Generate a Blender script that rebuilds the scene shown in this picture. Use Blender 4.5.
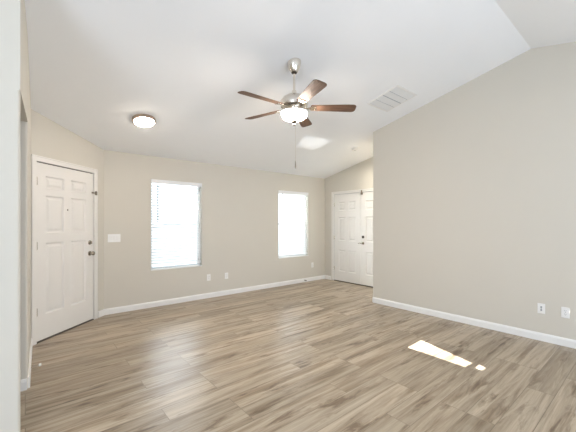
import bpy, bmesh, math, random
from mathutils import Vector, Matrix

random.seed(7)
S = bpy.context.scene
for o in list(bpy.data.objects):
    bpy.data.objects.remove(o)
COL = S.collection

# ------------------------------------------------------------------ camera
H = 1.37
cam_d = bpy.data.cameras.new('camera')
cam = bpy.data.objects.new('camera', cam_d)
COL.objects.link(cam)
cam.location = (0, 0, H)
cam.rotation_euler = (math.radians(90), 0, -math.radians(39.946))
cam_d.sensor_width = 36
cam_d.lens = 36 * 313.7 / 576
cam_d.shift_y = 6.83 / 576
cam_d.clip_start = 0.02
S.camera = cam

# ------------------------------------------------------------------ light
W = bpy.data.worlds.new('world')
S.world = W
W.use_nodes = True
bg = W.node_tree.nodes['Background']
bg.inputs[0].default_value = (0.84, 0.95, 1.12, 1)
bg.inputs[1].default_value = 2.8

BACK_Y = -3.2                       # inner face of the wall behind the camera
SUN_D = Vector((0.12, 1.0, -0.45))  # travel direction of the sunlight
def light(name, kind, energy, color, loc, direction=None, **kw):
    d = bpy.data.lights.new(name, kind)
    d.energy = energy
    d.color = color
    for k, v in kw.items():
        setattr(d, k, v)
    o = bpy.data.objects.new(name, d)
    COL.objects.link(o)
    o.location = loc
    if direction is not None:
        o.rotation_euler = Vector(direction).to_track_quat('-Z', 'Y').to_euler()
    return o
light('sun', 'SUN', 32.0, (0.98, 0.98, 1.0), (2, -12, 6), SUN_D, angle=math.radians(0.12))
# added outdoor spot lamp that lays the bright patch on the ceiling
PATCH_SPOT = Vector((2.9, -5.5, 0.3))
light('ceiling_patch_spot', 'SPOT', 1900, (0.95, 0.98, 1.0), PATCH_SPOT, Vector((3.85, 3.95, 2.77)) - PATCH_SPOT,
      spot_size=math.radians(12), spot_blend=0.0, shadow_soft_size=0.008)
# unseen area lamps added as fill, behind and left of the camera
light('back_fill', 'AREA', 88, (0.84, 0.96, 1.14), (1.6, -2.7, 0.8), (-0.05, 1.0, 0.85),
      shape='RECTANGLE', size=3.6, size_y=1.8)
light('side_fill', 'AREA', 95, (0.84, 0.96, 1.14), (-2.9, -0.4, 1.5), (1, 0.55, 0.30),
      shape='RECTANGLE', size=2.4, size_y=1.8)
# added lamp, out of view round the corner, brightens the alcove
light('alcove_fill', 'AREA', 11, (1.0, 0.93, 0.83), (5.12, 3.50, 2.60), (0.05, 0.02, -1), shape='DISK', size=0.3)
# added lamps boost daylight at the far windows; the last brightens the alcove
for pw, loc_w, dir_w in ((20, (1.998, 6.0, 1.7), (0, -1, -0.2)), (34, (4.632, 6.0, 1.7), (0, -1, -0.2)),
                        (105, (3.75, 6.3, 1.55), (0.75, -1, -0.1))):
    light('window_daylight_fill', 'AREA', pw, (0.92, 0.97, 1.04), loc_w, dir_w,
          shape='RECTANGLE', size=1.3, size_y=1.4)

S.view_settings.view_transform = 'Standard'
S.view_settings.look = 'None'
S.view_settings.gamma = 1
S.view_settings.use_curve_mapping = False
S.view_settings.exposure = 0.46

# ------------------------------------------------------------------ materials
def mat(name, color, rough=0.5, metal=0.0, bump=0.0, bscale=200.0, mottled=0.0, spec=0.5, emit=None, trans=0.0):
    m = bpy.data.materials.new(name)
    m.use_nodes = True
    nt = m.node_tree
    b = nt.nodes['Principled BSDF']
    b.inputs['Base Color'].default_value = (*color, 1)
    b.inputs['Roughness'].default_value = rough
    b.inputs['Metallic'].default_value = metal
    b.inputs['Specular IOR Level'].default_value = spec
    tc = nt.nodes.new('ShaderNodeTexCoord')
    if mottled:
        n = nt.nodes.new('ShaderNodeTexNoise'); n.inputs['Scale'].default_value = 3.0
        n.inputs['Detail'].default_value = 4
        nt.links.new(tc.outputs['Object'], n.inputs['Vector'])
        mx = nt.nodes.new('ShaderNodeMix'); mx.data_type = 'RGBA'
        mx.inputs[6].default_value = (*[c * (1 - mottled) for c in color], 1)
        mx.inputs[7].default_value = (*[min(1, c * (1 + mottled)) for c in color], 1)
        nt.links.new(n.outputs['Fac'], mx.inputs[0])
        nt.links.new(mx.outputs[2], b.inputs['Base Color'])
    if bump:
        n2 = nt.nodes.new('ShaderNodeTexNoise'); n2.inputs['Scale'].default_value = bscale
        n2.inputs['Detail'].default_value = 3
        nt.links.new(tc.outputs['Object'], n2.inputs['Vector'])
        bp = nt.nodes.new('ShaderNodeBump'); bp.inputs['Strength'].default_value = bump
        bp.inputs['Distance'].default_value = 0.002
        nt.links.new(n2.outputs['Fac'], bp.inputs['Height'])
        nt.links.new(bp.outputs['Normal'], b.inputs['Normal'])
    if emit:
        b.inputs['Emission Color'].default_value = (*emit[0], 1)
        b.inputs['Emission Strength'].default_value = emit[1]
    if trans:
        tr = nt.nodes.new('ShaderNodeBsdfTranslucent')
        tr.inputs['Color'].default_value = (*color, 1)
        ms = nt.nodes.new('ShaderNodeMixShader'); ms.inputs[0].default_value = trans
        out = nt.nodes['Material Output']
        nt.links.new(b.outputs[0], ms.inputs[1]); nt.links.new(tr.outputs[0], ms.inputs[2])
        nt.links.new(ms.outputs[0], out.inputs['Surface'])
    return m

M_WALL = mat('beige_wall_paint', (0.645, 0.61, 0.535), 0.75, bump=0.12, bscale=160, mottled=0.012, spec=0.25)
M_CEIL = mat('ceiling_paint', (0.925, 0.935, 0.94), 0.85, bump=0.12, bscale=140, mottled=0.01, spec=0.2)
M_TRIM = mat('white_trim_paint', (0.84, 0.83, 0.80), 0.4, mottled=0.01)
M_DOOR = mat('white_door_paint', (0.80, 0.775, 0.73), 0.45, bump=0.05, bscale=90, mottled=0.01)
M_PLATE = mat('white_plastic', (0.86, 0.85, 0.82), 0.35, mottled=0.01)
M_SLOT = mat('dark_slot', (0.08, 0.08, 0.08), 0.6, mottled=0.05)
M_GREYSLOT = mat('grey_slot', (0.36, 0.37, 0.38), 0.5, mottled=0.05)
M_NICKEL = mat('brushed_nickel', (0.76, 0.71, 0.64), 0.22, 1.0, bump=0.1, bscale=400, mottled=0.06)
M_BRONZE = mat('satin_bronze', (0.46, 0.36, 0.28), 0.35, 0.6, mottled=0.05)
M_DARKMETAL = mat('dark_bronze', (0.10, 0.085, 0.07), 0.35, 0.9, mottled=0.08)
M_KNOB = mat('aged_nickel', (0.34, 0.30, 0.25), 0.25, 1.0, mottled=0.08)
M_BLIND = mat('blind_vinyl', (0.90, 0.90, 0.88), 0.5, mottled=0.01, trans=0.35)
M_RAIL = mat('blind_rail', (0.84, 0.84, 0.83), 0.45, mottled=0.01)
M_VINYL = mat('window_vinyl', (0.74, 0.75, 0.74), 0.4, mottled=0.01)
M_WAND = mat('wand_acrylic', (0.22, 0.23, 0.24), 0.3, mottled=0.04)
M_RUBBER = mat('white_rubber', (0.88, 0.87, 0.83), 0.6, mottled=0.02)
M_GLOW = mat('frosted_bowl_lit', (0.95, 0.92, 0.86), 0.4, emit=((1.0, 0.89, 0.79), 95.0), mottled=0.01)
M_GLOW2 = mat('frosted_dome_lit', (0.95, 0.92, 0.86), 0.4, emit=((1.0, 0.87, 0.75), 52.0), mottled=0.01)
M_SWEEP = mat('door_sweep', (0.10, 0.085, 0.07), 0.6, mottled=0.1)
M_SHADEGAP = mat('weatherstrip_shade', (0.10, 0.09, 0.08), 0.8, mottled=0.1)  # dark colour also stands in for the shade in the door gap

def wood_blade():
    m = bpy.data.materials.new('walnut_blade'); m.use_nodes = True
    nt = m.node_tree; b = nt.nodes['Principled BSDF']
    tc = nt.nodes.new('ShaderNodeTexCoord'); mp = nt.nodes.new('ShaderNodeMapping')
    mp.inputs['Scale'].default_value = (3, 45, 8)
    n = nt.nodes.new('ShaderNodeTexNoise'); n.inputs['Scale'].default_value = 1.6
    n.inputs['Detail'].default_value = 6
    r = nt.nodes.new('ShaderNodeValToRGB')
    r.color_ramp.elements[0].position = 0.3; r.color_ramp.elements[0].color = (0.085, 0.048, 0.032, 1)
    r.color_ramp.elements[1].position = 0.7; r.color_ramp.elements[1].color = (0.20, 0.12, 0.078, 1)
    nt.links.new(tc.outputs['Object'], mp.inputs[0]); nt.links.new(mp.outputs[0], n.inputs['Vector'])
    nt.links.new(n.outputs['Fac'], r.inputs[0]); nt.links.new(r.outputs[0], b.inputs['Base Color'])
    b.inputs['Roughness'].default_value = 0.5
    b.inputs['Specular IOR Level'].default_value = 0.15
    return m
M_BLADE = wood_blade()

def floor_mat():
    m = bpy.data.materials.new('oak_vinyl_plank'); m.use_nodes = True
    nt = m.node_tree; L = nt.links.new; b = nt.nodes['Principled BSDF']
    N = nt.nodes.new
    tc = N('ShaderNodeTexCoord')
    br = N('ShaderNodeTexBrick')
    br.offset = 0.37; br.offset_frequency = 3; br.squash = 1.0
    br.inputs['Color1'].default_value = (0, 0, 0, 1); br.inputs['Color2'].default_value = (1, 1, 1, 1)
    br.inputs['Mortar'].default_value = (0.5, 0.5, 0.5, 1)
    br.inputs['Scale'].default_value = 1.0
    br.inputs['Mortar Size'].default_value = 0.0028
    br.inputs['Mortar Smooth'].default_value = 0.2
    br.inputs['Bias'].default_value = 0.0
    br.inputs['Brick Width'].default_value = 1.22
    br.inputs['Row Height'].default_value = 0.182
    L(tc.outputs['Object'], br.inputs['Vector'])
    # per plank offset of the grain
    sep = N('ShaderNodeSeparateColor'); L(br.outputs['Color'], sep.inputs[0])
    mul = N('ShaderNodeMath'); mul.operation = 'MULTIPLY'; mul.inputs[1].default_value = 37.0
    L(sep.outputs[0], mul.inputs[0])
    cmb = N('ShaderNodeCombineXYZ'); L(mul.outputs[0], cmb.inputs[0]); L(mul.outputs[0], cmb.inputs[2])
    add = N('ShaderNodeVectorMath'); add.operation = 'ADD'
    L(tc.outputs['Object'], add.inputs[0]); L(cmb.outputs[0], add.inputs[1])
    def noise(sc, scale, detail, rough=0.6, dist=0.0):
        mp = N('ShaderNodeMapping'); mp.inputs['Scale'].default_value = sc
        L(add.outputs[0], mp.inputs[0])
        n = N('ShaderNodeTexNoise'); n.inputs['Scale'].default_value = scale
        n.inputs['Detail'].default_value = detail; n.inputs['Roughness'].default_value = rough
        n.inputs['Distortion'].default_value = dist
        L(mp.outputs[0], n.inputs['Vector'])
        return n.outputs['Fac']
    g1 = noise((0.75, 10.0, 1), 1.3, 6, 0.66, 0.7)     # broad cathedral streaks
    g2 = noise((2.0, 55.0, 1), 1.5, 4, 0.6, 0.2)     # fine grain
    g3 = noise((1.3, 7.5, 1), 1.6, 6, 0.62, 0.6)      # knots and dark smudges
    def ramp(src, p0, c0, p1, c1):
        r = N('ShaderNodeValToRGB'); e = r.color_ramp.elements
        e[0].position = p0; e[0].color = (*c0, 1); e[1].position = p1; e[1].color = (*c1, 1)
        L(src, r.inputs[0]); return r.outputs[0]
    base = ramp(g1, 0.33, (0.235, 0.168, 0.104), 0.58, (0.475, 0.395, 0.295))
    def mixc(mode, fac, a, bb):
        x = N('ShaderNodeMix'); x.data_type = 'RGBA'; x.blend_type = mode
        if isinstance(fac, float): x.inputs[0].default_value = fac
        else: L(fac, x.inputs[0])
        L(a, x.inputs[6]); L(bb, x.inputs[7]); return x.outputs[2]
    tone = ramp(sep.outputs[0], 0.0, (0.82, 0.81, 0.79), 1.0, (1.12, 1.12, 1.12))
    c = mixc('MULTIPLY', 1.0, base, tone)
    fine = ramp(g2, 0.3, (0.82, 0.81, 0.79), 0.7, (1.1, 1.1, 1.1))
    c = mixc('MULTIPLY', 1.0, c, fine)
    smud = ramp(g3, 0.33, (0.36, 0.28, 0.21), 0.44, (1, 1, 1))
    c = mixc('MULTIPLY', 0.8, c, smud)
    seam = N('ShaderNodeRGB'); seam.outputs[0].default_value = (0.17, 0.13, 0.09, 1)
    sf = N('ShaderNodeMath'); sf.operation = 'MULTIPLY'; sf.inputs[1].default_value = 0.6
    L(br.outputs['Fac'], sf.inputs[0])
    c = mixc('MIX', sf.outputs[0], c, seam.outputs[0])
    L(c, b.inputs['Base Color'])
    rr = N('ShaderNodeMapRange'); rr.inputs[3].default_value = 0.26; rr.inputs[4].default_value = 0.42
    L(g2, rr.inputs[0]); L(rr.outputs[0], b.inputs['Roughness'])
    bp = N('ShaderNodeBump'); bp.inputs['Strength'].default_value = 0.12; bp.inputs['Distance'].default_value = 0.002
    L(g2, bp.inputs['Height']); L(bp.outputs['Normal'], b.inputs['Normal'])
    b.inputs['Specular IOR Level'].default_value = 0.5
    return m
M_FLOOR = floor_mat()

def glass_mat():
    m = bpy.data.materials.new('clear_glass'); m.use_nodes = True
    nt = m.node_tree
    for n in list(nt.nodes):
        if n.type == 'BSDF_PRINCIPLED': nt.nodes.remove(n)
    g = nt.nodes.new('ShaderNodeBsdfGlossy'); g.inputs['Roughness'].default_value = 0.02
    t = nt.nodes.new('ShaderNodeBsdfTransparent'); t.inputs[0].default_value = (0.96, 0.98, 0.97, 1)
    f = nt.nodes.new('ShaderNodeFresnel'); f.inputs[0].default_value = 1.45
    mx = nt.nodes.new('ShaderNodeMixShader')
    nt.links.new(f.outputs[0], mx.inputs[0]); nt.links.new(t.outputs[0], mx.inputs[1]); nt.links.new(g.outputs[0], mx.inputs[2])
    nt.links.new(mx.outputs[0], nt.nodes['Material Output'].inputs[0])
    return m
M_GLASS = glass_mat()

# ------------------------------------------------------------------ helpers
def obj(name, bm, m, parent=None, smooth=False, bevel=0.0, seg=2):
    bmesh.ops.recalc_face_normals(bm, faces=bm.faces)
    me = bpy.data.meshes.new(name)
    bm.to_mesh(me); bm.free()
    if smooth:
        for p in me.polygons: p.use_smooth = True
        if hasattr(me, 'set_sharp_from_angle'):
            me.set_sharp_from_angle(angle=math.radians(40))
    me.materials.append(m)
    o = bpy.data.objects.new(name, me)
    COL.objects.link(o)
    if parent is not None: o.parent = parent
    if bevel:
        md = o.modifiers.new('bevel', 'BEVEL'); md.width = bevel; md.segments = seg
        md.limit_method = 'ANGLE'
    return o

def thing(name, label, cat, loc=(0, 0, 0), rot=(0, 0, 0), group=None):
    o = bpy.data.objects.new(name, None); COL.objects.link(o)
    o.empty_display_size = 0.1
    o.location = loc; o.rotation_euler = rot
    tag(o, label, cat, group); return o

def tag(o, label, cat, group=None):
    o['label'] = label; o['category'] = cat
    if group: o['group'] = group
    return o

def struct(o, label, cat):
    o['kind'] = 'structure'; o['label'] = label; o['category'] = cat; return o

def box(bm, x0, x1, y0, y1, z0, z1, M=None):
    vs = [Vector((x, y, z)) for z in (z0, z1) for y in (y0, y1) for x in (x0, x1)]
    if M is not None: vs = [M @ v for v in vs]
    v = [bm.verts.new(p) for p in vs]
    for f in ((0, 1, 3, 2), (4, 6, 7, 5), (0, 4, 5, 1), (1, 5, 7, 3), (3, 7, 6, 2), (2, 6, 4, 0)):
        bm.faces.new([v[i] for i in f])
    return bm

def prism(bm, pts, ext):
    a = [bm.verts.new(p) for p in pts]
    e = Vector(ext)
    b = [bm.verts.new(Vector(p) + e) for p in pts]
    n = len(pts)
    bm.faces.new(a); bm.faces.new(b[::-1])
    for i in range(n):
        bm.faces.new((a[i], b[i], b[(i + 1) % n], a[(i + 1) % n]))
    return bm

def lathe(bm, prof, M=None, n=40, caps=True):
    """prof: list of (radius, height) round local +Z"""
    rings = []
    for r, z in prof:
        ring = []
        for k in range(n):
            a = 2 * math.pi * k / n
            p = Vector((r * math.cos(a), r * math.sin(a), z))
            if M is not None: p = M @ p
            ring.append(bm.verts.new(p))
        rings.append(ring)
    for a, b in zip(rings, rings[1:]):
        for k in range(n):
            bm.faces.new((a[k], a[(k + 1) % n], b[(k + 1) % n], b[k]))
    if caps:
        bm.faces.new(rings[0][::-1]); bm.faces.new(rings[-1])
    return bm

def tube(bm, pts, r, n=8):
    pts = [Vector(p) for p in pts]
    rings = []
    for i, p in enumerate(pts):
        d = (pts[min(i + 1, len(pts) - 1)] - pts[max(i - 1, 0)]).normalized()
        q = d.to_track_quat('Z', 'Y')
        rr = r[i] if isinstance(r, (list, tuple)) else r
        rings.append([bm.verts.new(p + q @ Vector((rr * math.cos(2 * math.pi * k / n), rr * math.sin(2 * math.pi * k / n), 0))) for k in range(n)])
    for a, b in zip(rings, rings[1:]):
        for k in range(n):
            bm.faces.new((a[k], a[(k + 1) % n], b[(k + 1) % n], b[k]))
    bm.faces.new(rings[0][::-1]); bm.faces.new(rings[-1])
    return bm

BM = bmesh.new

# ------------------------------------------------------------------ the room's numbers
YW, XD, XR = 5.324, 5.640, 4.602      # window wall, far door wall, right wall
C0, SL, YR = 2.454, 0.227, 1.000      # ceiling height at the window wall, slope, ridge
RC_Y = 3.218                          # outside corner of the right wall
B = Vector((0.049, 4.513)); C = Vector((0.895, YW))   # ends of the angled entry wall
A = Vector((0.016, 3.360))            # corner of the hall opening
F = Vector((-0.024, 2.577))           # corner of the near left wall
HZ = 2.20                             # underside of the header over the hall opening
ZR = C0 + SL * (YW - YR)
def cz(y): return C0 + SL * (YW - y) if y >= YR else ZR - SL * (YR - y)

def cut_to_ceiling(bm, lift=0.0):
    n = Vector((0, SL, 1)).normalized(); p = Vector((0, YW, C0 + lift))
    n2 = Vector((0, -SL, 1)).normalized(); p2 = Vector((0, YR, ZR + lift))
    for nn, pp in ((n, p), (n2, p2)):
        bmesh.ops.bisect_plane(bm, geom=bm.verts[:] + bm.edges[:] + bm.faces[:], plane_co=pp, plane_no=nn, clear_outer=True)
        bmesh.ops.holes_fill(bm, edges=[e for e in bm.edges if e.is_boundary])
    return bm

# floor
bm = BM(); box(bm, -3.2, 5.76, -3.4, 5.46, -0.06, 0.0)
struct(obj('floor', bm, M_FLOOR), 'greyish brown oak plank floor of the empty living room', 'floor')

# vaulted ceiling
bm = BM()
t = 0.10
prism(bm, [(-3.2, 5.46, cz(5.46)), (-3.2, YR, ZR), (-3.2, -3.4, cz(-3.4)), (-3.2, -3.4, cz(-3.4) + t), (-3.2, YR, ZR + t), (-3.2, 5.46, cz(5.46) + t)], (8.96, 0, 0))
struct(obj('ceiling', bm, M_CEIL), 'pale vaulted ceiling sloping down to the window wall', 'ceiling')

# window wall with two openings
WIN = [(1.559, 2.437, 0.590, 2.082), (4.190, 5.075, 0.595, 2.076)]
TH = 0.14
bm = BM()
us = [C.x - 0.02] + [v for w in WIN for v in w[:2]] + [XD]
for i in range(len(us) - 1):
    if i % 2 == 0:
        box(bm, us[i], us[i + 1], YW, YW + TH, 0, 3.6)
    else:
        w = WIN[i // 2]
        box(bm, us[i], us[i + 1], YW, YW + TH, 0, w[2]); box(bm, us[i], us[i + 1], YW, YW + TH, w[3], 3.6)
cut_to_ceiling(bm)
bmesh.ops.remove_doubles(bm, verts=bm.verts, dist=1e-5)
struct(obj('wall_far', bm, M_WALL), 'beige far wall with the two blind-covered windows', 'wall')

# far door wall (holds the double door) and its opening
D2 = dict(y1=5.020, ymid=4.262, y0=3.504, z=2.035)
bm = BM()
box(bm, XD, XD + TH, D2['y1'] + 0.02, YW + TH, 0, 3.6)
box(bm, XD, XD + TH, D2['y0'] - 0.02, D2['y1'] + 0.02, D2['z'] + 0.02, 3.6)
box(bm, XD, XD + TH, RC_Y, D2['y0'] - 0.02, 0, 3.6)
cut_to_ceiling(bm)
struct(obj('wall_alcove', bm, M_WALL), 'beige alcove wall round the white double door', 'wall')

# right wall: a thick block with a rounded outside corner
def rounded(corner, d1, d2, r, n=6):
    """points of a bullnose at corner between outgoing unit directions d1 and d2"""
    c = Vector(corner); d1 = Vector(d1).normalized(); d2 = Vector(d2).normalized()
    cc = c + (d1 + d2) * r
    out = []
    for k in range(n + 1):
        a = math.pi / 2 * k / n
        out.append(cc - d2 * r * math.cos(a) - d1 * r * math.sin(a))
    return out
bm = BM()
pl = [(XR, -1.2)] + [tuple(v) for v in reversed(rounded((XR, RC_Y), (1, 0), (0, -1), 0.022))][::-1]
# order: along the room face up to the corner, round it, then back along the return
rc = rounded((XR, RC_Y), (0, -1), (1, 0), 0.022)   # starts on the room face
pl = [(XR, BACK_Y)] + [tuple(v) for v in rc] + [(XD + TH, RC_Y), (XD + TH, BACK_Y)]
prism(bm, [(x, y, 0) for x, y in pl], (0, 0, 3.7))
cut_to_ceiling(bm)
struct(obj('wall_right', bm, M_WALL, smooth=True), 'long blank beige wall on the right with rounded outside corner', 'wall')

# angled entry wall with door opening: local frame u along B->C, v away from the room
du = (C - B).normalized(); dn = Vector((-du.y, du.x))
ME = Matrix(((du.x, dn.x, 0, B.x), (du.y, dn.y, 0, B.y), (0, 0, 1, 0), (0, 0, 0, 1)))
LE = (C - B).length
D1 = dict(u0=0.062, u1=0.950, z=2.060)
bm = BM()
box(bm, 0.0, D1['u0'] - 0.015, 0, TH, 0, 3.6, ME)
box(bm, D1['u0'] - 0.015, D1['u1'] + 0.015, 0, TH, D1['z'] + 0.015, 3.6, ME)
box(bm, D1['u1'] + 0.015, LE, 0, TH, 0, 3.6, ME)
cut_to_ceiling(bm)
struct(obj('wall_entry', bm, M_WALL), 'short angled beige wall holding the single entry door', 'wall')

# left wall: from the hall opening to the entry wall, with the header over the opening
dl = (B - A).normalized(); nl = Vector((-dl.y, dl.x))
bm = BM()
r = 0.02
pl = [tuple(B)] + [tuple(v) for v in rounded(A, dl, nl, r)] + [tuple(A + nl * 1.3), tuple(B + nl * 1.3)]
prism(bm, [(x, y, 0) for x, y in pl], (0, 0, 3.7))
pl = [tuple(A), tuple(F), tuple(F + nl * 0.12), tuple(A + nl * 0.12)]
prism(bm, [(x, y, HZ) for x, y in pl], (0, 0, 1.5))
cut_to_ceiling(bm)
struct(obj('wall_left', bm, M_WALL, smooth=True), 'narrow beige left wall and header over the hall opening', 'wall')

bm = BM()
pl = [tuple(v) for v in rounded(F, (-1, 0), (0, 1), 0.02)][::-1]
pl = [(F.x - 1.35, F.y)] + pl[::-1][::-1] + [(F.x, F.y + 0.12), (F.x - 1.35, F.y + 0.12)]
def near_plan():
    pts = []
    cc = Vector((F.x - 0.02, F.y + 0.02))
    for k in range(7):
        a = -math.pi / 2 + math.pi / 2 * k / 6
        pts.append((cc.x + 0.02 * math.cos(a), cc.y + 0.02 * math.sin(a)))
    return [(F.x - 1.35, F.y)] + pts + [(F.x, F.y + 0.12), (F.x - 1.35, F.y + 0.12)]
prism(bm, [(x, y, 0) for x, y in near_plan()], (0, 0, 3.7))
cut_to_ceiling(bm)
struct(obj('wall_near', bm, M_WALL, smooth=True), 'near left wall end, brightly lit, cut by the picture edge', 'wall')

bm = BM(); box(bm, F.x - 1.35, F.x - 1.25, F.y + 0.12, B.y, 0, 3.6); cut_to_ceiling(bm)
struct(obj('wall_hall', bm, M_WALL), 'end wall of the small hall on the left', 'wall')

bm = BM(); box(bm, -3.2, -3.1, -3.2, F.y + 0.12, 0, 3.6); cut_to_ceiling(bm)  # unseen wall, added to shut out sky light from the left
struct(obj('wall_kitchen', bm, M_WALL), 'unseen beige side wall behind and left of the camera', 'wall')
bm = BM(); box(bm, -3.1, F.x - 1.3, F.y, F.y + 0.12, 0, 3.6); cut_to_ceiling(bm)
struct(obj('wall_pantry', bm, M_WALL), 'beige wall continuing left of the near wall end', 'wall')

# wall behind the camera: its slots are added, cut to shape the light patches
def on_back_sun(P):
    tt = P[1] - BACK_Y
    return (P[0] - SUN_D.x * tt, P[2] - SUN_D.z * tt)
def on_back_spot(P):
    P = Vector(P); k = (BACK_Y - PATCH_SPOT.y) / (P.y - PATCH_SPOT.y)
    q = PATCH_SPOT + (P - PATCH_SPOT) * k
    return (q.x, q.z)
slots = [
    [on_back_sun(p) for p in ((3.225, 1.814, 0), (3.554, 1.829, 0), (3.347, 1.196, 0), (3.204, 1.206, 0))],
    [on_back_sun(p) for p in ((3.258, 1.150, 0), (3.375, 1.152, 0), (3.335, 1.074, 0), (3.24, 1.078, 0))],
    [on_back_sun(p) for p in ((XR, 0.70, 0.380), (XR, 0.25, 0.362), (XR, 0.25, 0.385), (XR, 0.70, 0.392))],
    [on_back_sun(p) for p in ((XR, 0.71, 0.268), (XR, 0.25, 0.24), (XR, 0.25, 0.272), (XR, 0.71, 0.284))],
    [on_back_spot(p) for p in ((3.514, 3.762, 2.809), (4.165, 3.729, 2.817), (4.078, 4.184, 2.713), (3.654, 4.135, 2.725))],
]
bm = BM()
def loop(pts):
    vs = [bm.verts.new((x, BACK_Y, z)) for x, z in pts]
    return [bm.edges.new((vs[i], vs[(i + 1) % len(vs)])) for i in range(len(vs))]
es = loop([(-3.2, 0), (XR, 0), (XR, cz(BACK_Y)), (-3.2, cz(BACK_Y))])
for s in slots: es += loop(s)
bmesh.ops.triangle_fill(bm, use_beauty=True, use_dissolve=False, edges=es)
g = bmesh.ops.extrude_face_region(bm, geom=bm.faces[:])
for v in g['geom']:
    if isinstance(v, bmesh.types.BMVert): v.co.y -= 0.015
struct(obj('wall_back', bm, M_WALL), 'beige wall behind the camera', 'wall')

# ------------------------------------------------------------------ baseboards
BH, BT = 0.090, 0.014
def board(name, p, q, nrm, label):
    """baseboard from p to q (2D), standing out along nrm (towards the room)"""
    p, q, n = Vector(p), Vector(q), Vector(nrm).normalized()
    d = (q - p)
    bm = BM()
    prof = [(0, 0), (BT, 0), (BT, BH - 0.022), (BT * 0.75, BH - 0.012), (BT * 0.55, BH - 0.004), (BT * 0.3, BH), (0, BH)]
    prism(bm, [(p.x + n.x * a, p.y + n.y * a, z) for a, z in prof], (d.x, d.y, 0))
    return struct(obj(name, bm, M_TRIM), label, 'baseboard')
board('baseboard_far', (C.x + 0.004, YW), (XD, YW), (0, -1), 'white baseboard along the wall below the windows')
board('baseboard_right', (XR, BACK_Y), (XR, RC_Y - 0.015), (-1, 0), 'white baseboard along the blank right wall')
board('baseboard_corner', (XR + 0.015, RC_Y), (XD, RC_Y), (0, 1), 'white baseboard on the return of the right wall')
board('baseboard_alcove', (XD, YW), (XD, 5.123), (-1, 0), 'white baseboard stub left of the double door')
pe0, pe1 = B + du * 1.050, C
board('baseboard_entry', pe0, pe1, -dn, 'short white baseboard right of the entry door')
board('baseboard_left', A + dl * 0.015, B, -nl, 'white baseboard on the left wall beside the entry door')
board('baseboard_hall', A + nl * 0.005 , A + nl * 1.2, -dl, 'white baseboard end at the hall opening')

# ------------------------------------------------------------------ doors
def door_slab(bm, u0, u1, z0, z1, d, thick, cols, rows, M):
    """six-panel leaf; face at depth d (positive = away from the room)"""
    uc = sorted({u0, u1, *[v for c in cols for v in c]})
    zc = sorted({z0, z1, *[v for c in rows for v in c]})
    vv = {(i, j): bm.verts.new((u, d, z)) for i, u in enumerate(uc) for j, z in enumerate(zc)}
    panels, faces = [], []
    for i in range(len(uc) - 1):
        for j in range(len(zc) - 1):
            f = bm.faces.new((vv[i, j], vv[i + 1, j], vv[i + 1, j + 1], vv[i, j + 1]))
            faces.append(f)
            um, zm = (uc[i] + uc[i + 1]) / 2, (zc[j] + zc[j + 1]) / 2
            if any(a < um < b for a, b in cols) and any(a < zm < b for a, b in rows):
                panels.append(f)
    bed = [e for e in bm.edges if e.is_boundary and all(f in faces for f in e.link_faces)]
    g = bmesh.ops.extrude_edge_only(bm, edges=bed)
    for v in g['geom']:
        if isinstance(v, bmesh.types.BMVert): v.co.y += thick
    for th, dp in ((0.014, 0.015), (0.012, 0.0), (0.022, -0.010)):
        ins = bmesh.ops.inset_individual(bm, faces=panels, thickness=th, depth=0.0, use_even_offset=True)
        for f in panels:
            for v in f.verts: v.co.y += dp
    for v in bm.verts: v.co = M @ v.co
    return bm

def casing(bm, u0, u1, zt, w, M, d0=-0.016, d1=0.0):
    """flat casing with a stepped back band round an opening u0..u1 up to zt"""
    for a, b in ((u0 - w, u0), (u1, u1 + w)):
        box(bm, a, b, d0, d1, 0, zt, M)
    box(bm, u0 - w, u1 + w, d0, d1, zt, zt + w, M)
    for a, b in ((u0 - w, u0 - w + 0.014), (u1 + w - 0.014, u1 + w)):
        box(bm, a, b, d0 - 0.006, d0, 0, zt + w, M)
    box(bm, u0 - w + 0.014, u1 + w - 0.014, d0 - 0.006, d0, zt + w - 0.014, zt + w, M)
    return bm

def along(M, u, z, d=0.0):
    """matrix whose +Z points into the room at face position (u, z)"""
    return M @ Matrix.Translation((u, d, z)) @ Matrix.Rotation(math.radians(90), 4, 'X')

def knob(door, M, u, z, d, m):
    bm = BM()
    K = along(M, u, z, d)
    lathe(bm, [(0.033, 0), (0.033, 0.004), (0.028, 0.010), (0.013, 0.013), (0.011, 0.028), (0.015, 0.034), (0.025, 0.042), (0.0285, 0.052), (0.026, 0.062), (0.017, 0.069), (0.004, 0.071)], K, 32)
    return obj('door_knob', bm, m, door, smooth=True)
def deadbolt(door, M, u, z, d, m):
    bm = BM(); K = along(M, u, z, d)
    lathe(bm, [(0.030, 0), (0.030, 0.006), (0.024, 0.013), (0.012, 0.014), (0.011, 0.020)], K, 32)
    o = obj('deadbolt', bm, m, door, smooth=True)
    bm = BM(); box(bm, -0.006, 0.006, -0.018, 0.018, 0.019, 0.034, K)
    obj('thumb_turn', bm, m, o, bevel=0.002)
    return o
def hinge(door, M, u, z, d):
    bm = BM()
    tube(bm, [M @ Vector((u, d, z - 0.045)), M @ Vector((u, d, z + 0.045))], 0.0065, 12)
    box(bm, u - 0.004, u + 0.016, d + 0.002, d + 0.005, z - 0.044, z + 0.044, M)
    for s in (-1, 1):
        tube(bm, [M @ Vector((u, d, z + s * 0.045)), M @ Vector((u, d, z + s * 0.052))], 0.005, 10)
    o = obj('hinge', bm, M_NICKEL, door, smooth=True)
    return o

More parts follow.
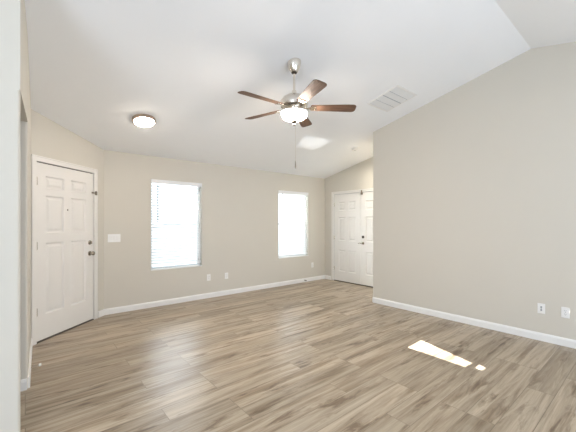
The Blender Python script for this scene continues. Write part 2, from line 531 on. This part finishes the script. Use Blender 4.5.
# entry door (single leaf, angled wall)
d1 = bpy.data.objects.new('door_1', None); COL.objects.link(d1)
struct(d1, 'white six-panel single entry door on the left with dark knob', 'door')
u0, u1, zt = D1['u0'], D1['u1'], D1['z']
bm = BM()
door_slab(bm, u0, u1, 0.018, zt, 0.002, 0.040,
          [(u0 + 0.125, u0 + 0.125 + 0.265), (u1 - 0.125 - 0.265, u1 - 0.125)],
          [(0.30, 1.135), (1.250, 1.690), (1.775, 1.920)], ME)
obj('door_leaf', bm, M_DOOR, d1)
bm = BM(); casing(bm, u0 - 0.006, u1 + 0.006, zt + 0.012, 0.062, ME); 
obj('door_casing', bm, M_DOOR, d1, bevel=0.002)
bm = BM()       # jamb and weatherstrip behind the leaf
box(bm, u0 - 0.014, u0 - 0.003, 0.004, TH, 0, zt + 0.013, ME)
box(bm, u1 + 0.003, u1 + 0.014, 0.004, TH, 0, zt + 0.013, ME)
obj('door_jamb', bm, M_DOOR, d1)
bm = BM()
box(bm, u0 - 0.003, u1 + 0.003, 0.012, TH, zt + 0.003, zt + 0.013, ME)
box(bm, u0 - 0.003, u1 + 0.004, 0.055, TH, 0, zt + 0.003, ME)
obj('weatherstrip_shade', bm, M_SHADEGAP, d1)
bm = BM(); box(bm, u0, u1, -0.012, 0.05, 0, 0.014, ME)
obj('threshold', bm, M_SWEEP, d1, bevel=0.003)
knob(d1, ME, u1 - 0.062, 0.945, 0.002, M_KNOB)
deadbolt(d1, ME, u1 - 0.062, 1.095, 0.002, M_KNOB)
bm = BM(); lathe(bm, [(0.009, 0), (0.009, 0.003), (0.005, 0.004)], along(ME, 0.506, 1.533, 0.002), 20)
obj('peephole', bm, M_KNOB, d1, smooth=True)
for z in (0.352, 1.107, 1.844): hinge(d1, ME, u0 - 0.002, z, -0.006)
# swing-bar door guard across the gap
bm = BM()
box(bm, u1 + 0.014, u1 + 0.056, -0.024, -0.0165, 1.765, 1.815, ME)
tube(bm, [ME @ Vector((u1 + 0.024, -0.030, 1.76)), ME @ Vector((u1 + 0.024, -0.030, 1.82))], 0.007, 10)
gd = obj('door_guard', bm, M_KNOB, d1, bevel=0.0015)
bm = BM()
tube(bm, [ME @ Vector((u1 + 0.024, -0.034, 1.797)), ME @ Vector((u1 - 0.075, -0.040, 1.797))], 0.0045, 8)
tube(bm, [ME @ Vector((u1 + 0.024, -0.034, 1.782)), ME @ Vector((u1 - 0.075, -0.040, 1.782))], 0.0045, 8)
lathe(bm, [(0.004, 0), (0.010, 0.004), (0.012, 0.011), (0.009, 0.019), (0.003, 0.021)], along(ME, u1 - 0.060, 1.789, 0.0) @ Matrix.Translation((0, 0, 0.028)), 16)
obj('swing_bar', bm, M_KNOB, gd, smooth=True)

# double door in the alcove: local u runs from y1 towards y0 (rightwards), v = +X
MD = Matrix(((0, 1, 0, XD), (-1, 0, 0, D2['y1']), (0, 0, 1, 0), (0, 0, 0, 1)))
d2 = bpy.data.objects.new('door_2', None); COL.objects.link(d2)
struct(d2, 'white six-panel double door in the alcove, right leaf partly hidden', 'door')
lw = D2['y1'] - D2['ymid']; zt = D2['z']
rows = [(0.24, 0.74), (0.955, 1.505), (1.655, 1.855)]
for k in range(2):
    a = k * lw + (0.0 if k == 0 else 0.003); b = (k + 1) * lw - (0.003 if k == 0 else 0)
    bm = BM()
    door_slab(bm, a, b, 0.02, zt, 0.0, 0.040, [(a + 0.135, a + 0.335), (b - 0.325, b - 0.125)], rows, MD)
    leaf = obj('door_leaf', bm, M_DOOR, d2)
bm = BM(); casing(bm, -0.006, 2 * lw + 0.006, zt + 0.006, 0.062, MD)
obj('door_casing', bm, M_DOOR, d2, bevel=0.002)
bm = BM()
box(bm, -0.014, -0.003, 0.004, TH, 0, zt + 0.013, MD)
box(bm, 2 * lw + 0.003, 2 * lw + 0.014, 0.004, TH, 0, zt + 0.013, MD)
box(bm, -0.003, 2 * lw + 0.003, 0.012, TH, zt + 0.003, zt + 0.013, MD)
box(bm, -0.003, 2 * lw + 0.003, 0.055, TH, 0, zt + 0.003, MD)
obj('weatherstrip_shade', bm, M_GREYSLOT, d2)
bm = BM(); box(bm, 0, 2 * lw, -0.01, 0.05, 0, 0.014, MD)
obj('threshold', bm, M_SWEEP, d2, bevel=0.003)
deadbolt(d2, MD, lw + 0.075, 1.062, 0.0, M_DARKMETAL)
bm = BM()
K = along(MD, lw + 0.075, 0.925, 0.0)
lathe(bm, [(0.032, 0), (0.032, 0.005), (0.026, 0.011), (0.011, 0.013), (0.010, 0.045)], K, 28)
hl = obj('door_handle', bm, M_KNOB, d2, smooth=True)
bm = BM()
tube(bm, [K @ Vector(p) for p in ((0.012, 0, 0.046), (-0.02, 0, 0.049), (-0.07, 0.0, 0.050), (-0.105, -0.004, 0.046))], [0.010, 0.010, 0.009, 0.007], 12)
obj('lever', bm, M_KNOB, hl, smooth=True)
bm = BM()       # flip latch at the head of the meeting stiles
box(bm, lw + 0.030, lw + 0.068, -0.012, 0.0, zt - 0.05, zt - 0.004, MD)
box(bm, lw + 0.036, lw + 0.062, -0.028, -0.016, zt - 0.020, zt + 0.050, MD)
lathe(bm, [(0.018, 0), (0.018, 0.02), (0.010, 0.03)], along(MD, lw + 0.049, zt - 0.012, -0.01), 16)
obj('flip_latch', bm, M_KNOB, d2, bevel=0.002)
for z in (0.30, 1.02, 1.80): hinge(d2, MD, -0.001, z, -0.006)

# ------------------------------------------------------------------ windows and blinds
def window(n, w, label):
    x0, x1, z0, z1 = w
    e = bpy.data.objects.new('window_%d' % n, None); COL.objects.link(e)
    struct(e, label, 'window')
    y0, y1 = YW + 0.085, YW + 0.135
    bm = BM()
    fw = 0.045
    box(bm, x0, x0 + fw, y0, y1, z0, z1); box(bm, x1 - fw, x1, y0, y1, z0, z1)
    box(bm, x0 + fw, x1 - fw, y0, y1, z0, z0 + fw); box(bm, x0 + fw, x1 - fw, y0, y1, z1 - fw, z1)
    f = obj('window_frame', bm, M_VINYL, e, bevel=0.003)
    bm = BM()
    zm = (z0 + z1) / 2
    box(bm, x0 + fw, x1 - fw, y0 + 0.005, y1 - 0.01, zm - 0.02, zm + 0.02)
    obj('meeting_rail', bm, M_VINYL, e, bevel=0.003)
    for a, b in ((z0 + fw, zm - 0.02), (zm + 0.02, z1 - fw)):
        bm = BM(); box(bm, x0 + fw, x1 - fw, y0 + 0.022, y0 + 0.026, a, b)
        obj('pane', bm, M_GLASS, e)
    bm = BM(); box(bm, x0 + 0.001, x1 - 0.001, YW - 0.012, y0, z0, z0 + 0.020)
    obj('window_sill', bm, M_TRIM, e, bevel=0.004)
    return e
window(1, WIN[0], 'larger white framed window on the left of the far wall')
window(2, WIN[1], 'white framed window at the right end of the far wall')

def blind(w, zb, label, wand_len):
    x0, x1, z0, z1 = w
    b0, b1 = x0 + 0.006, x1 - 0.012
    yc = YW + 0.035
    e = thing('window_blind', label, 'blind', ((x0 + x1) / 2, yc, z0), group='white horizontal blinds in the two windows')
    def loc(bm): bmesh.ops.translate(bm, verts=bm.verts, vec=-e.location); return bm
    bm = BM(); box(bm, x0 + 0.002, x1 - 0.002, YW - 0.012, YW - 0.002, z1 - 0.068, z1 - 0.002)
    obj('valance', loc(bm), M_RAIL, e, bevel=0.003)
    bm = BM(); box(bm, b0, b1, yc - 0.025, yc + 0.025, z1 - 0.050, z1 - 0.004)
    obj('headrail', loc(bm), M_RAIL, e)
    bm = BM()
    z = zb + 0.045
    tilt = math.radians(40)
    while z < z1 - 0.065:
        hw = 0.0245
        sec = []
        for k in range(5):
            s = -1 + k / 2
            sec.append((s * hw, 0.0022 * (1 - s * s)))
        top = [(a * math.cos(tilt) - (h + 0.0012) * math.sin(tilt), a * math.sin(tilt) + (h + 0.0012) * math.cos(tilt)) for a, h in sec]
        bot = [(a * math.cos(tilt) - (h - 0.0012) * math.sin(tilt), a * math.sin(tilt) + (h - 0.0012) * math.cos(tilt)) for a, h in sec]
        prism(bm, [(b0, yc + a, z + h) for a, h in top + bot[::-1]], (b1 - b0, 0, 0))
        z += 0.0455
    obj('slats', loc(bm), M_BLIND, e)
    bm = BM(); box(bm, b0, b1, yc - 0.025, yc + 0.025, zb, zb + 0.020)
    obj('bottom_rail', loc(bm), M_RAIL, e, bevel=0.003)
    for fx in (0.16, 0.84):
        bm = BM(); x = b0 + (b1 - b0) * fx
        for dy in (-0.026, 0.026):
            tube(bm, [(x, yc + dy, zb + 0.01), (x, yc + dy, z1 - 0.03)], 0.0011, 6)
        obj('ladder_cord', loc(bm), M_RAIL, e)
    bm = BM(); xw = x0 + 0.105
    tube(bm, [(xw, YW - 0.018, z1 - 0.072), (xw, YW - 0.022, z1 - 0.072 - wand_len)], 0.0075, 8)
    tube(bm, [(xw, YW - 0.006, z1 - 0.060), (xw, YW - 0.018, z1 - 0.075)], 0.002, 6)
    obj('tilt_wand', loc(bm), M_WAND, e, smooth=True)
    return e
blind(WIN[0], 0.655, 'white slatted blind in the left window nearer the entry door', 0.62)
blind(WIN[1], 0.640, 'white slatted blind in the right window beside the double door', 0.58)

# ------------------------------------------------------------------ ceiling fan
FX, FY = 2.207, 2.532
BZ = 2.587
fan = thing('ceiling_fan', 'five-blade walnut and nickel ceiling fan with a lit bowl light', 'ceiling fan', (FX, FY, cz(FY)))
def fanpart(name, bm, m, parent=fan, **kw):
    return obj(name, bm, m, parent, **kw)
zc = -cz(FY)      # local z of the floor
bm = BM()
nrm = Vector((0, -SL, -1)).normalized()
top = cz(FY)
# bell canopy: rim follows the sloped ceiling, neck hangs plumb
n = 40
prof = [(0.074, 0.0), (0.074, 0.010), (0.070, 0.035), (0.058, 0.070), (0.042, 0.098), (0.034, 0.108), (0.020, 0.110)]
rings = []
for i, (r, h) in enumerate(prof):
    wgt = max(0.0, 1 - h / 0.10)
    ring = []
    for k in range(n):
        a = 2 * math.pi * k / n
        x, y = r * math.cos(a), r * math.sin(a)
        ring.append(bm.verts.new((x, y, -h - 0.002 - SL * y * wgt)))
    rings.append(ring)
for a, b in zip(rings, rings[1:]):
    for k in range(n): bm.faces.new((a[k], a[(k + 1) % n], b[(k + 1) % n], b[k]))
bm.faces.new(rings[0]); bm.faces.new(rings[-1][::-1])
fanpart('canopy', bm, M_NICKEL, smooth=True)
def Z(z): return z - top
bm = BM(); lathe(bm, [(0.032, Z(2.990)), (0.030, Z(2.972)), (0.018, Z(2.962))][::-1], None, 28)
fanpart('canopy_collar', bm, M_DARKMETAL, smooth=True)
bm = BM(); lathe(bm, [(0.0125, Z(2.70)), (0.0125, Z(2.985))], None, 24)
fanpart('downrod', bm, M_NICKEL, smooth=True)
bm = BM()
lathe(bm, [(0.05, Z(2.592)), (0.110, Z(2.596)), (0.142, Z(2.612)), (0.150, Z(2.640)), (0.145, Z(2.672)), (0.120, Z(2.705)), (0.085, Z(2.728)), (0.045, Z(2.742)), (0.026, Z(2.752)), (0.022, Z(2.785)), (0.0128, Z(2.79))], None, 56)
fanpart('motor_housing', bm, M_NICKEL, smooth=True)
bm = BM()
lathe(bm, [(0.075, Z(2.555)), (0.085, Z(2.562)), (0.080, Z(2.594))], None, 40)
lathe(bm, [(0.140, Z(2.545)), (0.143, Z(2.550)), (0.140, Z(2.556)), (0.07, Z(2.560))], None, 48)
fanpart('light_fitter', bm, M_NICKEL, smooth=True)
bm = BM()
lathe(bm, [(0.010, Z(2.464)), (0.045, Z(2.466)), (0.085, Z(2.474)), (0.112, Z(2.486)), (0.130, Z(2.507)), (0.138, Z(2.530)), (0.137, Z(2.546))], None, 56)
fanpart('light_bowl', bm, M_GLOW, smooth=True)
bm = BM()
lathe(bm, [(0.003, Z(2.408)), (0.010, Z(2.412)), (0.015, Z(2.423)), (0.010, Z(2.434)), (0.024, Z(2.442)), (0.032, Z(2.456)), (0.022, Z(2.468))], None, 24)
fanpart('finial', bm, M_KNOB, smooth=True)
PH0 = 142.142 + 180
me_blade = me_iron = None
for k in range(5):
    ang = math.radians(PH0 - 72 * k)
    R = Matrix.Rotation(ang, 4, 'Z')
    if me_blade is None:
        # blade outline along +X
        bm = BM()
        out = []
        r0, r1 = 0.185, 0.663
        def half(x):
            tt = (x - r0) / (r1 - r0)
            return 0.050 + 0.018 * min(1, tt * 1.25)
        xs = [r0 + (r1 - 0.035 - r0) * i / 10 for i in range(11)]
        up = [(x, half(x)) for x in xs] + [(r1 - 0.018, 0.062), (r1 - 0.006, 0.050), (r1, 0.032)]
        lo = [(x, -y) for x, y in up[::-1]]
        st = [(r0 - 0.008, -0.040), (r0 - 0.012, 0.0), (r0 - 0.008, 0.040)]
        prism(bm, [(x, y, -0.003) for x, y in up + lo + st], (0, 0, 0.006))
        o = obj('blade', bm, M_BLADE, None, bevel=0.0015)
        me_blade = o.data
        bm = BM()
        # iron: a forked bracket under the blade root reaching to the motor
        prism(bm, [(0.095, 0.018, -0.010), (0.150, 0.014, -0.010), (0.200, 0.036, -0.010), (0.232, 0.036, -0.010), (0.240, 0.024, -0.010), (0.215, 0.012, -0.010),
                   (0.240, 0.0, -0.010), (0.215, -0.012, -0.010), (0.240, -0.024, -0.010), (0.232, -0.036, -0.010), (0.200, -0.036, -0.010), (0.150, -0.014, -0.010), (0.095, -0.018, -0.010)], (0, 0, 0.006))
        for sx, sy in ((0.225, 0.026), (0.225, -0.026), (0.226, 0.0)):
            lathe(bm, [(0.006, -0.014), (0.006, -0.010)], Matrix.Translation((sx, sy, 0)), 10)
        io = obj('blade_iron', bm, M_NICKEL, o, bevel=0.001)
        me_iron = io.data
    else:
        o = bpy.data.objects.new('blade', me_blade); COL.objects.link(o)
        md = o.modifiers.new('bevel', 'BEVEL'); md.width = 0.0015; md.segments = 2; md.limit_method = 'ANGLE'
        io = bpy.data.objects.new('blade_iron', me_iron); COL.objects.link(io); io.parent = o
    o.parent = fan
    o.matrix_local = Matrix.Translation((0, 0, Z(BZ + 0.016))) @ R @ Matrix.Rotation(math.radians(-12), 4, 'X')
bm = BM()
pcx, pcy = 0.012, -0.006
tube(bm, [(pcx, pcy, Z(2.44)), (pcx, pcy, Z(2.03))], 0.0012, 6)
pc = fanpart('pull_chain', bm, M_NICKEL)
bm = BM(); lathe(bm, [(0.001, Z(1.952)), (0.0045, Z(1.958)), (0.006, Z(1.975)), (0.0045, Z(2.005)), (0.0025, Z(2.03))], Matrix.Translation((pcx, pcy, 0)), 14)
obj('pull_fob', bm, M_KNOB, pc, smooth=True)

# ------------------------------------------------------------------ things fixed to the ceiling
TILT = -math.atan(SL)        # ceiling frame: local z is the ceiling's upward normal
def ceil_thing(name, label, cat, x, y):
    return thing(name, label, cat, (x, y, cz(y)), (TILT, 0, 0))
e = ceil_thing('flush_mount_light', 'round flush-mount ceiling light glowing near the entry door', 'ceiling light', 1.165, 4.262)
bm = BM(); lathe(bm, [(0.110, -0.039), (0.132, -0.038), (0.141, -0.031), (0.142, -0.004), (0.13, -0.0005)], None, 48)
obj('base_ring', bm, M_BRONZE, e, smooth=True)
bm = BM(); lathe(bm, [(0.004, -0.070), (0.045, -0.068), (0.082, -0.062), (0.106, -0.054), (0.119, -0.044), (0.121, -0.037)], None, 48)
obj('diffuser', bm, M_GLOW2, e, smooth=True)

e = ceil_thing('return_air_grille', 'square white return-air grille in the ceiling near right wall', 'vent', 3.945, 2.440)
hw, hl_ = 0.252, 0.245
bm = BM()
fr = 0.028
for a in ((-hw, hw, -hl_, -hl_ + fr), (-hw, hw, hl_ - fr, hl_), (-hw, -hw + fr, -hl_ + fr, hl_ - fr), (hw - fr, hw, -hl_ + fr, hl_ - fr)):
    box(bm, *a, -0.010, -0.0005)
obj('grille_frame', bm, M_TRIM, e, bevel=0.003)
for k in range(3):
    bm = BM(); y = -hl_ + fr + (2 * hl_ - 2 * fr) * (k + 1) / 4
    box(bm, -hw + fr, hw - fr, y - 0.005, y + 0.005, -0.0105, -0.001)
    obj('grille_gap_shade', bm, M_GREYSLOT, e)  # grey strip colours in the shadow of the gap between louver panels
bm = BM()
y = -hl_ + fr + 0.012
R = Matrix.Rotation(math.radians(-38), 4, 'X')
k = 0
while y < hl_ - fr - 0.004:
    box(bm, -hw + fr, hw - fr, -0.0085, 0.0085, -0.0008, 0.0008, Matrix.Translation((0, y, -0.0062)) @ R)
    y += 0.0145
o = obj('louvers', bm, M_TRIM, e)
bm = BM(); box(bm, -hw + fr, hw - fr, -hl_ + fr, hl_ - fr, -0.0012, -0.0004)
obj('filter', bm, mat('grey_filter', (0.66, 0.66, 0.65), 0.9, mottled=0.05), e)

e = ceil_thing('smoke_detector', 'small round white smoke detector on the ceiling by the right wall corner', 'smoke detector', 4.845, 3.790)
bm = BM(); lathe(bm, [(0.040, -0.040), (0.052, -0.036), (0.058, -0.026), (0.060, -0.012)], None, 32)
obj('cover', bm, M_PLATE, e, smooth=True)
bm = BM(); lathe(bm, [(0.068, -0.012), (0.070, -0.0005)], None, 32)
obj('mounting_base', bm, M_PLATE, e, smooth=True)
bm = BM(); lathe(bm, [(0.012, -0.0425), (0.012, -0.039)], Matrix.Translation((0.01, 0.012, 0)), 16)
obj('test_button', bm, M_GREYSLOT, e, smooth=True)

# ------------------------------------------------------------------ outlets and switches
def plate_mesh(w, h):
    bm = BM(); box(bm, -w / 2, w / 2, -0.006, -0.0004, -h / 2, h / 2); return bm
def outlet(loc, rotz, label, group, kind='duplex'):
    e = thing('wall_outlet', label, 'outlet', loc, (0, 0, rotz), group)
    obj('cover_plate', plate_mesh(0.072, 0.117), M_PLATE, e, bevel=0.003)
    if kind == 'duplex':
        for s in (-1, 1):
            bm = BM(); lathe(bm, [(0.017, -0.001), (0.017, 0.008)], Matrix.Translation((0, -0.0005, s * 0.0195)) @ Matrix.Rotation(math.radians(90), 4, 'X'), 24)
            so = obj('socket', bm, M_PLATE, e)
            bm = BM()
            box(bm, -0.0075, -0.0050, -0.0092, -0.0084, s * 0.0195 - 0.001, s * 0.0195 + 0.008)
            box(bm, 0.0050, 0.0075, -0.0092, -0.0084, s * 0.0195 - 0.001, s * 0.0195 + 0.008)
            box(bm, -0.002, 0.002, -0.0092, -0.0084, s * 0.0195 - 0.010, s * 0.0195 - 0.006)
            obj('socket_slots', bm, M_SLOT, so)
        bm = BM(); lathe(bm, [(0.0035, 0), (0.0035, 0.0016)], Matrix.Translation((0, -0.006, 0)) @ Matrix.Rotation(math.radians(90), 4, 'X'), 12)
        obj('screw', bm, M_NICKEL, e)
    else:
        bm = BM(); box(bm, -0.0165, 0.0165, -0.0075, -0.001, -0.034, 0.034)
        obj('insert', bm, M_PLATE, e, bevel=0.002)
        bm = BM()
        box(bm, -0.008, 0.008, -0.0085, -0.0076, 0.006, 0.028); box(bm, -0.008, 0.008, -0.0085, -0.0076, -0.028, -0.006)
        box(bm, -0.003, 0.003, -0.0085, -0.0076, -0.006, 0.006)
        obj('jack_opening', bm, M_GREYSLOT, e)
    return e
outlet((2.569, YW, 0.372), 0, 'white wall outlet just right of and below the left window', 'outlets on the far wall')
outlet((2.931, YW, 0.364), 0, 'white wall outlet below and between the windows, further from left window', 'outlets on the far wall')
outlet((5.208, YW, 0.372), 0, 'small white wall outlet low beside the double door', 'outlets on the far wall')
rz = -math.pi / 2
outlet((XR, 0.905, 0.374), rz, 'white wall plate with a dark grey centre slot on right wall', 'plates on the right wall', 'jack')
outlet((XR, 0.693, 0.373), rz, 'white duplex outlet at the picture edge on right wall', 'plates on the right wall')

e = thing('light_switch', 'white triple light-switch plate right of the entry door', 'switch', (1.030, YW, 1.139))
obj('cover_plate', plate_mesh(0.172, 0.120), M_PLATE, e, bevel=0.003)
for k in (-1, 0, 1):
    bm = BM(); x = k * 0.046
    prism(bm, [(x - 0.0165, -0.005, -0.033), (x - 0.0165, -0.0075, -0.033), (x - 0.0165, -0.012, 0.033), (x - 0.0165, -0.005, 0.033)], (0.033, 0, 0))
    obj('rocker', bm, M_TRIM, e, bevel=0.001)

# ------------------------------------------------------------------ door stops on the baseboards
def stop(loc, rotz, label, ln, tip_m, body_m):
    e = thing('door_stop', label, 'door stop', loc, (0, 0, rotz), 'door stops on the baseboards')
    R = Matrix.Rotation(math.radians(90), 4, 'Y')
    bm = BM(); lathe(bm, [(0.011, 0), (0.011, 0.003), (0.006, 0.008)], R, 18)
    obj('mount', bm, body_m, e, smooth=True)
    bm = BM()
    pts = []
    turns = 14
    for i in range(turns * 8 + 1):
        a = 2 * math.pi * i / 8
        pts.append((0.006 + (ln - 0.018) * i / (turns * 8), 0.0055 * math.cos(a), 0.0055 * math.sin(a)))
    tube(bm, pts, 0.0013, 5)
    obj('spring', bm, body_m, e, smooth=True)
    bm = BM(); lathe(bm, [(0.008, ln - 0.020), (0.0125, ln - 0.018), (0.0125, ln - 0.003), (0.008, ln)], R, 18)
    obj('rubber_tip', bm, tip_m, e, smooth=True)
    return e
ps = A + dl * 0.36 - nl * BT
stop((ps.x, ps.y, 0.05), math.atan2(-nl.y, -nl.x), 'spring door stop with white tip on the left wall baseboard', 0.075, M_RUBBER, M_NICKEL)
stop((4.945, YW - BT, 0.045), -math.pi / 2, 'dark door stop on the baseboard below the right window', 0.060, M_DARKMETAL, M_DARKMETAL)
